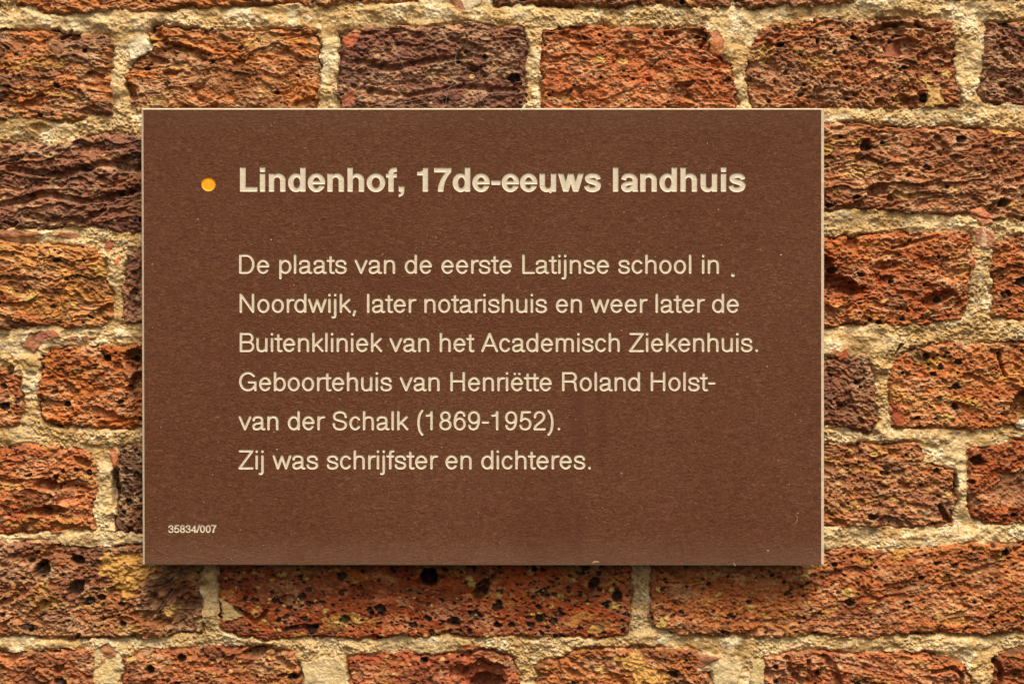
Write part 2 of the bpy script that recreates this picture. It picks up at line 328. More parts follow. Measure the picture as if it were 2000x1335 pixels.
rng = np.random.default_rng(5)
BH = np.zeros_like(H); BC = np.zeros_like(C); INB = np.zeros((NY, NX), bool)
for bi, b in enumerate(BR):
    P = np.array(b['P'], float)
    lo, hi = P.min(0) - 26, P.max(0) + 26
    i0, i1 = np.searchsorted(GY, lo[1]), np.searchsorted(GY, hi[1])
    j0, j1 = np.searchsorted(GX, lo[0]), np.searchsorted(GX, hi[0])
    if i1 - i0 < 3 or j1 - j0 < 3: continue
    sl = (slice(i0, i1), slice(j0, j1))
    x, y = X[sl], Y[sl]
    sd = poly_sd(x, y, [tuple(p) for p in P]).astype(np.float32) + edge_w[sl]
    s = 100 + 40 * bi
    a = math.radians(b['ang']); cx, cy = P.mean(0)
    u = (x - cx) * math.cos(a) + (y - cy) * math.sin(a) + 613 * bi
    v = -(x - cx) * math.sin(a) + (y - cy) * math.cos(a) + 419 * bi
    R = b['rough']
    w1 = fbm(u / 150, v / 70, s, 3); w2 = fbm(u / 42, v / 30, s + 1, 3)
    v2 = v + 24 * w1 + 15 * w2; u2 = u + 34 * w2
    lamn = 0
    for k, amp in ((0, .6), (1, .8), (2, .62), (3, .4)):
        n = vn(u2 / (74 / 2.0 ** k), v2 / (24 / 1.9 ** k), s + 3 + k)
        lamn = lamn + amp * (1 - 2 * np.abs(n))
    q = v2 / 27.0 + 0.9 * fbm(u / 100, v / 46, s + 8, 2)
    fr = q - np.floor(q)
    cellr = vn(np.floor(q) * 3.7 + 0.5, u / 170, s + 9)
    saw = (fr ** 2.2) * sst(-0.4, 0.5, cellr)
    big = fbm(u / 130, v / 74, s + 10, 3)
    mid = fbm(u2 / 24, v2 / 18, s + 11, 4, 0.6)
    fine = fbm(u / 6.5, v / 5, s + 13, 2)
    chip = sst(0.18, 0.40, fbm(u2 / 60, v2 / 34, s + 14, 3))       # flakes broken out of the face
    rg = 1 - 2 * np.abs(vn(u2 / 20, v2 / 12, s + 22)); rg = rg + 0.6 * (1 - 2 * np.abs(vn(u2 / 9.5, v2 / 6.6, s + 23)))
    gran = fbm(x / 4.6, y / 3.9, s + 24, 2)
    L = b['lam']; iso = max(0.0, 1 - L)
    cr = fbm(x / 15, y / 12.5, s + 28, 4, 0.62)                    # crumbled, spongy clay
    spng = sst(0.22, 0.62, vn(x / 8.5 + 2 * w2, y / 7.2 + 2 * w1, s + 30)) + 0.7 * sst(0.25, 0.6, vn(x / 5.2, y / 4.7, s + 31))
    rg = rg * (0.35 + 0.65 * min(1, L))
    h = R * (6.5 * big + L * (2.1 * lamn + 4.4 * saw) + (2.2 + 2.4 * min(1, L)) * mid + (1.6 + 6.2 * iso) * cr - (0.7 + 2.6 * iso) * spng - 8.0 * chip) + (1.3 + 0.9 * R) * fine + 1.35 * R * rg + (0.9 + 0.8 * R) * gran + 5 - 2 * R
    # colour
    c1, c2 = lin(b['c1']), lin(b['c2'])
    t = sst(-0.35, 0.35, fbm(u2 / 90, v2 / 26, s + 16, 3))[..., None]
    c = c1 * t + c2 * (1 - t)
    t = (sst(0.30, 0.62, fbm(u2 / 74, v2 / 17, s + 17, 3)) * min(1.0, b['yellow'] * 2.0))[..., None] * 0.75
    c = c * (1 - t) + lin((196, 146, 72)) * t
    t = sst(0.26, 0.52, fbm(u2 / 48, v2 / 22, s + 18, 3))[..., None] * 0.55
    c = c * (1 - t) + lin((96, 56, 38)) * t
    t = sst(0.30, 0.55, fbm(u2 / 34, v2 / 16, s + 19, 3))[..., None] * 0.45
    c = c * (1 - t) + lin((200, 132, 92)) * t
    pat = sst(-0.12, 0.32, fbm(x / 58, y / 36, s + 26, 3)) * min(1, R)          # weathered skin, dusty and paler than the fresh clay
    t = (pat * sst(-0.5, 0.4, fbm(x / 8, y / 6, s + 27, 3)) * 0.85)[..., None]
    c = c * (1 - t) + (c * 0.45 + lin((212, 160, 124)) * 0.55) * t
    c = c * (1 + 0.55 * fbm(u / 8, v / 5.5, s + 20, 4, 0.65))[..., None]
    c = c * (1 + np.stack([0.10 * gran, 0.24 * fine, 0.30 * fine], -1))
    BHs, BCs = h, c
    # pores and slag grains
    area = (hi[0] - lo[0]) * (hi[1] - lo[1])
    gx, gy = GX[j0:j1], GY[i0:i1]
    for k in range(int(area / 620 * b['pores'])):
        px, py = rng.uniform(lo[0] + 14, hi[0] - 14), rng.uniform(lo[1] + 14, hi[1] - 14)
        r = min(9, 1.5 * (1 / max(rng.random(), 0.012)) ** 0.40)
        kind = rng.random(); asp = rng.uniform(0.9, 1.9); rot = a + rng.uniform(-.4, .4)
        ja, jb = np.searchsorted(gx, [px - 2.4 * r * asp, px + 2.4 * r * asp]); ia, ib = np.searchsorted(gy, [py - 2.4 * r, py + 2.4 * r])
        if ib - ia < 2 or jb - ja < 2: continue
        qx, qy = x[ia:ib, ja:jb] - px, y[ia:ib, ja:jb] - py
        uu = (qx * math.cos(rot) + qy * math.sin(rot)) / asp; vv = -qx * math.sin(rot) + qy * math.cos(rot)
        dd = np.sqrt(uu * uu + vv * vv) / r + 0.45 * w2[ia:ib, ja:jb] + 0.5 * mid[ia:ib, ja:jb] + 0.3 * fine[ia:ib, ja:jb]
        m = 1 - sst(0.7, 1.12, dd)
        if kind < 0.80:
            BHs[ia:ib, ja:jb] -= m * min(1.2 + r * 1.1, 11) * (0.6 + 0.4 * min(1, R))
            if kind < (0.62 if R < 0.5 else 0.44):                       # black slag grain or glassy burnt pore
                mm = m[..., None] * 0.88
                BCs[ia:ib, ja:jb] = BCs[ia:ib, ja:jb] * (1 - mm) + lin((40, 32, 32)) * mm
        else:                                     # pale or ochre grain
            BHs[ia:ib, ja:jb] += m * 1.2
            mm = m[..., None] * 0.8
            BCs[ia:ib, ja:jb] = BCs[ia:ib, ja:jb] * (1 - mm) + lin((205, 160, 92) if kind < 0.94 else (150, 78, 50)) * mm
    ins = sd < SD[sl]
    inside = ins & (sd < 30)
    BH[sl] = np.where(inside, h, BH[sl])
    BC[sl] = np.where(inside[..., None], c, BC[sl])
    INB[sl] |= inside
    SD[sl] = np.minimum(SD[sl], sd)

isb = (SD < 0) & INB
edge_n = fbm(X / 60, Y / 40, 73, 3)
gap = np.exp(-(SD / 3.2) ** 2) * 7.5 * sst(-0.25, 0.35, edge_n)        # open crack between brick and mortar
round_e = np.clip(1 + SD / 9.0, 0, 1) ** 2 * 5.5
H = np.where(isb, BH - round_e, H - np.exp(-np.maximum(SD, 0) / 10.0) * 2.0) - gap
C = np.where(isb[..., None], BC * np.array((0.965, 1.13, 1.06), np.float32), C)

def local(P, pad=12):
    P = np.asarray(P, float); lo, hi = P.min(0) - pad, P.max(0) + pad
    return (slice(*np.searchsorted(GY, [lo[1], hi[1]])), slice(*np.searchsorted(GX, [lo[0], hi[0]])))

def patch(P, col, lift=2.0, flat=0.75, strength=0.75, jag=3.0, grain=0.08):
    """a flake of lime, of brick or of old paint with an outline of its own"""
    sl = local(P, 16)
    if X[sl].size == 0: return
    d = poly_sd(X[sl], Y[sl], P) + jag * 2.2 * fbm(X[sl] / 14, Y[sl] / 14, 401, 3)
    m = 1 - sst(-1.2, 1.0, d)
    base = 5.5 * fbm(X[sl] / 40, Y[sl] / 30, 405, 2) + lift + 1.5 * fbm(X[sl] / 8, Y[sl] / 8, 407, 2)
    h0 = H[sl]; mean = float((h0 * m).sum() / max(m.sum(), 1e-6))
    H[sl] = h0 * (1 - m * flat) + (mean + base) * m * flat
    cc = lin(col) * (1 + grain * 3 * fbm(X[sl] / 12, Y[sl] / 9, 409, 3))[..., None]
    mm = (m * strength)[..., None]
    C[sl] = C[sl] * (1 - mm) + cc * mm

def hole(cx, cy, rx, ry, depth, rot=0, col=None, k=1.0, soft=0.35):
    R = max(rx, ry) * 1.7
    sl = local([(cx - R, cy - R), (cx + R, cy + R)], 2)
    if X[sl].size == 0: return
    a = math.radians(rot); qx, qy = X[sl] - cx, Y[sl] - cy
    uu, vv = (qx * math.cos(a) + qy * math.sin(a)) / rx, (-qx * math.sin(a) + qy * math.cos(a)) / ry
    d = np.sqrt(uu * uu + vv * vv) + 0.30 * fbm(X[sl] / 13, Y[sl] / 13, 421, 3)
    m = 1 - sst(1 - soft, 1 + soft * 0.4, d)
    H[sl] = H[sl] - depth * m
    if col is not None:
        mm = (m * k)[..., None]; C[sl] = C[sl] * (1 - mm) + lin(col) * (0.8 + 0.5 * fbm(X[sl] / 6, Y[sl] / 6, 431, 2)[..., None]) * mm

def crack(P, w, depth):
    sl = local(P, 3 * w + 4)
    if X[sl].size == 0: return
    d2 = np.full(X[sl].shape, 1e9)
    wx = X[sl] + 3 * fbm(X[sl] / 16, Y[sl] / 16, 441, 2); wy = Y[sl] + 3 * fbm(X[sl] / 16, Y[sl] / 16, 451, 2)
    for p, q in zip(P[:-1], P[1:]): d2 = np.minimum(d2, seg_d2(wx, wy, p, q))
    H[sl] = H[sl] - depth * (1 - sst(w * 0.35, w, np.sqrt(d2)))

LIME, CHIP, CHIPO = (214, 190, 144), (160, 82, 54), (206, 108, 66)
patch([(252, 84), (262, 74), (290, 70), (298, 92), (280, 106), (256, 116)], (236, 222, 190), 3)
patch([(592, 1296), (612, 1286), (660, 1284), (672, 1300), (680, 1340), (590, 1340)], LIME, 3)
patch([(1362, 1284), (1382, 1276), (1440, 1284), (1450, 1300), (1440, 1345), (1398, 1345), (1390, 1310), (1364, 1306)], LIME, 3)
patch([(1360, 1282), (1378, 1276), (1404, 1284), (1380, 1298), (1362, 1300)], (150, 70, 48), 4)
patch([(1466, 1290), (1490, 1276), (1492, 1340), (1468, 1340)], (205, 180, 128), 2)
patch([(426, 1166), (446, 1172), (478, 1200), (462, 1208), (440, 1208)], (205, 178, 122), 3)
patch([(184, 1270), (206, 1260), (236, 1280), (232, 1340), (186, 1340)], (214, 188, 134), 2)
patch([(192, 1264), (210, 1258), (226, 1276), (216, 1288), (200, 1280)], CHIP, 3)
patch([(196, 1288), (206, 1284), (206, 1294), (198, 1296)], CHIP, 2)
patch([(884, -6), (940, -6), (936, 14), (910, 24), (896, 18)], (226, 206, 170), 3)
patch([(878, -6), (892, -6), (912, 22), (896, 24)], CHIP, 3)
patch([(668, 72), (690, 62), (700, 74), (690, 92), (672, 90)], CHIPO, 3)
patch([(1384, 62), (1404, 58), (1416, 80), (1408, 110), (1388, 108)], (186, 100, 60), 0)
patch([(1812, 168), (1832, 164), (1852, 206), (1806, 208)], (206, 166, 100), 2)
patch([(1718, 78), (1762, 78), (1762, 112), (1728, 112)], (140, 76, 52), -6)
patch([(1890, 412), (1920, 408), (1940, 420), (1936, 434), (1918, 440), (1906, 426)], (206, 122, 86), 4)
patch([(1900, 446), (1918, 444), (1940, 452), (1938, 494), (1920, 484), (1902, 466)], (176, 98, 74), 3)
patch([(1920, 446), (1926, 446), (1926, 480), (1921, 482)], (220, 190, 150), 1)
patch([(1894, 502), (1904, 500), (1900, 548), (1890, 552)], (178, 88, 58), 4)
patch([(1626, 684), (1656, 680), (1658, 700), (1640, 700)], (172, 74, 46), 3)
patch([(1738, 786), (1748, 786), (1764, 808), (1768, 828), (1740, 832)], (150, 68, 42), 4)
patch([(60, 650), (78, 642), (110, 646), (118, 658), (84, 662), (64, 690), (46, 676)], (164, 74, 50), 3)
patch([(-10, 448), (40, 450), (86, 456), (60, 464), (-10, 462)], (160, 84, 58), 2)
patch([(96, 460), (120, 452), (150, 452), (160, 462), (130, 466)], (150, 76, 54), 2)
patch([(120, 660), (150, 658), (150, 662), (122, 664)], CHIP, 2)
patch([(160, 660), (192, 652), (190, 660), (168, 666)], CHIP, 2)
patch([(254, 656), (276, 656), (276, 664), (258, 662)], (140, 66, 44), 2)
patch([(204, 478), (214, 470), (226, 480), (208, 490)], (160, 60, 34), 2)
patch([(222, 506), (236, 502), (234, 512), (244, 522), (226, 520)], (214, 106, 54), 2)
patch([(902, 1262), (926, 1258), (934, 1262), (906, 1268)], (200, 84, 40), 1, 0.5, 0.9, 1)
patch([(212, 880), (222, 872), (232, 896), (222, 908)], (180, 84, 50), 3)
patch([(1946, 938), (1960, 926), (2010, 920), (2010, 985), (1958, 980), (1938, 960)], (150, 104, 70), -14, 0.45, 0.6, 6)
patch([(200, 1082), (240, 1074), (300, 1094), (310, 1110), (280, 1140), (240, 1176), (240, 1150), (196, 1120)], (196, 148, 74), 0, 0.25, 0.8, 6)
patch([(1610, 1096), (1640, 1110), (1580, 1112)], (190, 140, 70), 0, 0.1, 0.7, 5)
patch([(1200, 1285), (1250, 1276), (1276, 1300), (1290, 1340), (1230, 1340), (1236, 1316)], (206, 158, 84), 1, 0.4, 0.8, 6)
patch([(1150, 1216), (1168, 1214), (1184, 1228), (1166, 1240), (1150, 1234)], (206, 158, 84), 2)
patch([(1112, 1204), (1130, 1194), (1140, 1200), (1124, 1222), (1112, 1218)], (186, 128, 60), 1)
patch([(1982, 822), (2010, 812), (2010, 836), (1984, 834)], (222, 212, 190), 3)
patch([(688, 178), (668, 190), (670, 208), (686, 206), (694, 194)], (170, 96, 66), -2)
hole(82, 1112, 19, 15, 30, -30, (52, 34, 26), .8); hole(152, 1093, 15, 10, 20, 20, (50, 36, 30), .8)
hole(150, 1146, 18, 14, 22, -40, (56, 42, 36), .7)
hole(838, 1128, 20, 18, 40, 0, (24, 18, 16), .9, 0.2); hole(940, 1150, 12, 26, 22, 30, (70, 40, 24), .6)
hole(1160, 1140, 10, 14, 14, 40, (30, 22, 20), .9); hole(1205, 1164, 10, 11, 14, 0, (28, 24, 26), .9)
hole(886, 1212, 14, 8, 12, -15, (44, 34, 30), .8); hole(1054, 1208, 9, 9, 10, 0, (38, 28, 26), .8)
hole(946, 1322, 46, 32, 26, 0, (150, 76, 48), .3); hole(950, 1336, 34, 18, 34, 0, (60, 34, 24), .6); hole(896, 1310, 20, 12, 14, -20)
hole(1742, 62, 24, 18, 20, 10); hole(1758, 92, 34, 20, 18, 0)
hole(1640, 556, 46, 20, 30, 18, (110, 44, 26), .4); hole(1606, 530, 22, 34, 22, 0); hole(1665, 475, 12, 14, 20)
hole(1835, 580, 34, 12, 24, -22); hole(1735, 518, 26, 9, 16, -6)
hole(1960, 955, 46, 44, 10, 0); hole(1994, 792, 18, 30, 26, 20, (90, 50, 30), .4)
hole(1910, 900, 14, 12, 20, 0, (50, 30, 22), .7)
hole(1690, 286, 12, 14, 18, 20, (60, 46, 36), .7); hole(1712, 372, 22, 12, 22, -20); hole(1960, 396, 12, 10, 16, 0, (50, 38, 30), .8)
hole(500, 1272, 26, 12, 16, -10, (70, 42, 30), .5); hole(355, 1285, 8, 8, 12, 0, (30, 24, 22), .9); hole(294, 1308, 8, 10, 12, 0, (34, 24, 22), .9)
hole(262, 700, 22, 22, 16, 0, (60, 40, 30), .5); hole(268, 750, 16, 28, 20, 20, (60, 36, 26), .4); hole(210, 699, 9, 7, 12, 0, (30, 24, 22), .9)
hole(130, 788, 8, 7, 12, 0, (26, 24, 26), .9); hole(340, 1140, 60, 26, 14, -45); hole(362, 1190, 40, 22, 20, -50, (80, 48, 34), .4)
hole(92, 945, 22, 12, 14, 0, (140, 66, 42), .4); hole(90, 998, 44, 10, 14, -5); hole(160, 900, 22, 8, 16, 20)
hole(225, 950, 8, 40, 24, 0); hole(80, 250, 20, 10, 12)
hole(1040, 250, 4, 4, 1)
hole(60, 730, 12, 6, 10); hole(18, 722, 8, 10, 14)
for P, w, d in (
    ([(1952, 690), (1958, 716), (1964, 734)], 5, 18), ([(1868, 930), (1866, 968)], 6, 22), ([(1836, 988), (1856, 1020)], 6, 20),
    ([(1538, 1282), (1544, 1310), (1566, 1330)], 7, 13), ([(1580, 1290), (1576, 1330)], 6, 12), ([(1612, 1284), (1630, 1310), (1640, 1340)], 10, 15),
    ([(1822, 1312), (1862, 1304), (1880, 1318), (1876, 1340)], 6, 18), ([(1944, 1290), (1956, 1310), (1950, 1340)], 7, 20),
    ([(290, 1180), (306, 1150), (330, 1138), (352, 1120)], 6, 14), ([(310, 1196), (330, 1160), (360, 1146)], 5, 14),
    ([(1596, 78), (1598, 114)], 4, 16), ([(1700, 60), (1740, 44), (1800, 54)], 6, 18), ([(1790, 46), (1810, 60), (1836, 58)], 5, 16),
    ([(1300, 66), (1340, 58), (1380, 66)], 6, 16), ([(1368, 92), (1384, 72)], 5, 18), ([(120, 74), (140, 62)], 5, 14),
    ([(462, 1188), (480, 1200), (498, 1214), (520, 1194)], 6, 14), ([(560, 1226), (620, 1222)], 5, 12), ([(1750, 690), (1760, 672)], 4, 14),
    ([(300, 60), (330, 90), (370, 96)], 9, 14), ([(250, 168), (262, 190)], 8, 18), ([(1745, 486), (1790, 470), (1830, 462)], 5, 10),
    ([(700, 120), (760, 136), (830, 120), (900, 112)], 8, 10), ([(720, 180), (800, 186), (900, 170), (1010, 178)], 7, 9),
    ([(0, 400), (90, 380), (180, 396), (270, 370)], 9, 12), ([(20, 330), (120, 344), (200, 320), (280, 330)], 9, 12)):
    crack(P, w, d)

H = np.clip(H, -46, 30)
K = 0.86
C = np.clip(C * K, 0.008, 0.85)
kw = U * (D + W) / D
WX = (X - 1000) * kw; WZ = CZ + (667.5 - Y) * kw; WY = W - H * U
co = np.stack([WX, WY, WZ], -1).reshape(-1, 3)
rgba = np.concatenate([C, np.ones((NY, NX, 1), np.float32)], -1).reshape(-1, 4)
ii, jj = np.meshgrid(np.arange(NY - 1), np.arange(NX - 1), indexing='ij')
v00 = ii * NX + jj
quads = np.stack([v00, v00 + NX, v00 + NX + 1, v00 + 1], -1)      # faces the camera
cellb = (isb[:-1, :-1].astype(int) + isb[1:, :-1] + isb[:-1, 1:] + isb[1:, 1:]) >= 2
xc, yc = X[:-1, :-1], Y[:-1, :-1]
hidden = (xc > 276 + 70) & (xc < 1610 - 70) & (yc > 212 + 70) & (yc < 1104 - 70)   # behind the sign, out of every view

wall = empty("brick_wall", (0, W, CZ), "old wall of rough red, orange and purple-brown bricks with thick crumbly cream mortar joints", "wall")
wall['kind'] = "thing"
def sub(mask, name, mat):
    q = quads[mask]
    used, inv = np.unique(q.ravel(), return_inverse=True)
    return add_mesh(name, co[used] - np.array((0, W, CZ), np.float32), inv, np.full(len(q), 4), mat, wall, True, rgba[used])
sub(cellb & ~hidden, "brickwork", M_BRICK)
sub(~cellb & ~hidden, "mortar", M_MORTAR)
# the depth of the masonry behind its face
x0, x1, z0, z1, ya, yb = -1299 * kw, 1299 * kw, -931 * kw, 926 * kw, 0.016, 0.20
bc = [(x, y, z) for y in (ya, yb) for z in (z0, z1) for x in (x0, x1)]
m_core = plain("wall_core", (0.22, 0.13, 0.07), 0.95, 0.1, 60, 0.25, 0.001)
add_mesh("wall_core", bc, [0, 1, 3, 2, 4, 6, 7, 5, 0, 4, 5, 1, 2, 3, 7, 6, 0, 2, 6, 4, 1, 5, 7, 3], [4] * 6, m_core, wall, False)

# ------------------------------------------------------------------ lettering
def A(cx, cy, rx, ry, a0, a1, n=None):
    n = n or max(6, int(abs(a1 - a0) / 9))
    return [(cx + rx * math.cos(math.radians(t)), cy + ry * math.sin(math.radians(t))) for t in np.linspace(a0, a1, n + 1)]

def SP(P, n=6):
    """Catmull-Rom through the points"""
    P = [np.array(p, float) for p in P]; out = []
    Q = [2 * P[0] - P[1]] + P + [2 * P[-1] - P[-2]]
    for i in range(1, len(Q) - 2):
        p0, p1, p2, p3 = Q[i - 1:i + 3]
        for t in np.linspace(0, 1, n, endpoint=False):
            out.append(tuple(0.5 * (2 * p1 + (p2 - p0) * t + (2 * p0 - 5 * p1 + 4 * p2 - p3) * t * t + (3 * p1 - p0 - 3 * p2 + p3) * t ** 3)))
    return out + [tuple(P[-1])]

b0, xh, cp = 42, 485, 672
ARCH = SP([(110, 300), (128, 392), (190, 462), (285, 486), (375, 470), (430, 412), (447, 320)]) + [(447, b0)]
E = [(92, 278), (466, 278)] + A(278, 264, 190, 222, 4, 322)
S_ = [(418, 372), (396, 436), (330, 478), (245, 486), (150, 468), (98, 418), (92, 362), (130, 310), (210, 282), (300, 256), (392, 226), (430, 165), (412, 100), (350, 54), (255, 40), (150, 54), (90, 106), (78, 160)]
SIX = [SP([(455, 545), (425, 625), (355, 666), (270, 668), (180, 620), (120, 510), (92, 380), (90, 250)]), A(278, 240, 188, 200, 0, 360)]
G = {
 'o': [A(278, 264, 190, 222, 0, 360)], 'e': [E], 'ë': [E, [(190, 640), (190, 646)], [(366, 640), (366, 646)]],
 'c': [A(265, 264, 182, 222, 38, 322)],
 'a': [SP([(88, 372), (104, 430), (160, 474), (255, 486), (350, 472), (408, 420), (415, 350)]) + SP([(415, 340), (415, 150), (424, 70), (462, 42), (505, 44)]),
       SP([(414, 305), (370, 276), (250, 254), (150, 232), (94, 180), (86, 130), (110, 70), (165, 42), (240, 42), (320, 72), (384, 122), (414, 190)])],
 'b': [[(107, b0), (107, cp)], A(296, 264, 187, 222, 0, 360)], 'd': [[(450, b0), (450, cp)], A(262, 264, 187, 222, 0, 360)],
 'p': [[(107, -160), (107, xh)], A(296, 264, 187, 222, 0, 360)],
 'f': [SP([(256, 668), (205, 672), (158, 650), (139, 590)]) + [(139, b0)], [(32, xh), (245, xh)]],
 'h': [[(110, b0), (110, cp)], ARCH], 'n': [[(110, b0), (110, xh)], ARCH],
 'm': [[(110, b0), (110, xh)], SP([(110, 320), (135, 420), (200, 478), (275, 486), (350, 470), (405, 410), (415, 330)]) + [(415, b0)],
       SP([(415, 320), (440, 420), (505, 478), (580, 486), (655, 470), (712, 410), (722, 330)]) + [(722, b0)]],
 'i': [[(111, b0), (111, xh)], [(111, 650), (111, 672)]],
 'j': [[(111, xh), (111, -80)] + SP([(111, -80), (98, -138), (60, -162), (12, -160)])[1:], [(111, 650), (111, 672)]],
 'k': [[(110, b0), (110, cp)], [(430, xh), (112, 196)], [(222, 298), (455, b0)]], 'l': [[(111, b0), (111, cp)]],
 'r': [[(115, b0), (115, xh)], SP([(115, 300), (140, 400), (200, 462), (270, 482), (325, 482)])],
 's': [SP(S_)], 't': [[(135, 620), (135, 130)] + SP([(135, 130), (148, 66), (195, 42), (255, 44)])[1:], [(28, xh), (248, xh)]],
 'u': [[(107, xh), (107, 210)] + SP([(107, 210), (126, 110), (182, 55), (268, 40), (355, 60), (420, 122), (445, 210)])[1:], [(447, xh), (447, b0)]],
 'v': [[(48, xh), (250, b0), (452, xh)]], 'w': [[(48, xh), (205, b0), (361, 470), (517, b0), (674, xh)]],
 'D': [[(128, b0), (128, cp), (350, cp)] + A(362, 357, 262, 315, 90, -90) + [(128, b0)]],
 'N': [[(125, b0), (125, cp), (597, b0), (597, cp)]], 'L': [[(128, cp), (128, b0), (520, b0)]],
 'B': [[(128, b0), (128, cp), (400, cp)] + A(410, 522, 160, 150, 90, -90) + [(128, 372)], A(420, 207, 180, 165, 90, -90) + [(128, b0)], [(410, 372), (420, 372)]],
 'A': [[(52, b0), (333, cp), (615, b0)], [(148, 246), (518, 246)]], 'Z': [[(80, cp), (545, cp), (62, b0), (555, b0)]],
 'G': [A(388, 357, 296, 315, 40, 328), [(430, 330), (676, 330), (676, b0)]],
 'H': [[(125, b0), (125, cp)], [(597, b0), (597, cp)], [(125, 372), (597, 372)]],
 'R': [[(128, b0), (128, cp), (440, cp)] + A(445, 518, 165, 154, 90, -90) + [(128, 364)], SP([(445, 362), (540, 342), (588, 270), (596, 150), (624, b0)])],
 'S': [SP([(560, 490), (535, 585), (460, 650), (340, 672), (215, 650), (135, 590), (112, 510), (150, 420), (250, 376), (370, 346), (490, 310), (556, 250), (562, 170), (515, 92), (430, 50), (335, 40), (210, 60), (125, 130), (100, 235)])],
 '1': [SP([(112, 540), (200, 552), (262, 600), (290, 672)]) + [(290, b0)]],
 '8': [A(278, 522, 158, 150, 0, 360), A(278, 207, 190, 165, 0, 360)], '6': SIX, '9': [[(556 - x, 714 - y) for x, y in p] for p in SIX],
 '5': [[(455, cp), (160, cp), (112, 350)] + SP([(112, 350), (180, 412), (285, 432), (400, 390), (462, 290), (455, 170), (385, 72), (270, 40), (150, 72), (88, 170)])[1:]],
 '2': [SP([(92, 480), (118, 590), (200, 660), (290, 670), (395, 632), (452, 530), (430, 430), (340, 330), (220, 240), (120, 150), (84, b0)]) + [(470, b0)]],
 '3': [SP([(92, 520), (140, 630), (255, 672), (390, 628), (436, 520), (390, 410), (270, 372)]), SP([(270, 372), (410, 332), (464, 220), (415, 95), (275, 40), (135, 82), (78, 190)])],
 '4': [[(370, b0), (370, cp), (58, 212), (490, 212)]], '0': [A(278, 357, 185, 315, 0, 360)],
 '7': [[(72, cp), (476, cp)] + SP([(476, cp), (340, 470), (250, 270), (205, b0)])[1:]], '/': [[(18, 40), (258, 690)]],
 '(': [SP([(262, 722), (160, 560), (118, 280), (160, 0), (262, -160)])], ')': [SP([(72, 722), (174, 560), (216, 280), (174, 0), (72, -160)])],
 '-': [[(70, 290), (265, 290)]], '.': [[(139, b0), (139, 66)]], ',': [[(150, 70), (105, -80)]], ' ': [],
}
ADV = dict(zip("abcdefhijklmnoprstuvwABDGHLNRSZ", (556, 556, 500, 556, 556, 278, 556, 222, 222, 500, 222, 833, 556, 556, 556, 333, 500, 278, 556, 500, 722, 667, 667, 722, 778, 722, 556, 722, 722, 667, 611)))
ADV.update({c: 556 for c in "0123456789"}); ADV.update({' ': 278, '.': 278, ',': 278, '-': 333, '(': 333, ')': 333, '/': 278, 'ë': 556})

def thick(P, w):
    """a flat-ended stroke of half width w (number or list) as a polygon"""
    P = np.array(P, float); n = len(P); w = np.interp(np.linspace(0, 1, n), np.linspace(0, 1, len(w)), w) if hasattr(w, '__len__') else np.full(n, w)
    T = np.gradient(P, axis=0); T /= np.linalg.norm(T, axis=1)[:, None] + 1e-9
    N = np.stack([-T[:, 1], T[:, 0]], 1) * w[:, None]
    return [tuple(p) for p in np.concatenate([P + N, (P - N)[::-1]])]
def rect(x0, y0, x1, y1): return [(x0, y0), (x1, y0), (x1, y1), (x0, y1)]
N_ARCH = [('+', A(352, 340, 195, 206, 0, 180)), ('-', A(304, 330, 103, 104, 0, 360)), ('+', rect(407, 0, 547, 345))]
BOWL = [('+', A(268, 266, 233, 280, 0, 360)), ('-', A(290, 266, 112, 168, 0, 360))]
SB = [(448, 372), (430, 432), (370, 474), (280, 482), (185, 470), (128, 424), (124, 368), (170, 322), (270, 292), (370, 262), (436, 214), (438, 140), (390, 82), (285, 52), (180, 62), (112, 108), (92, 168)]
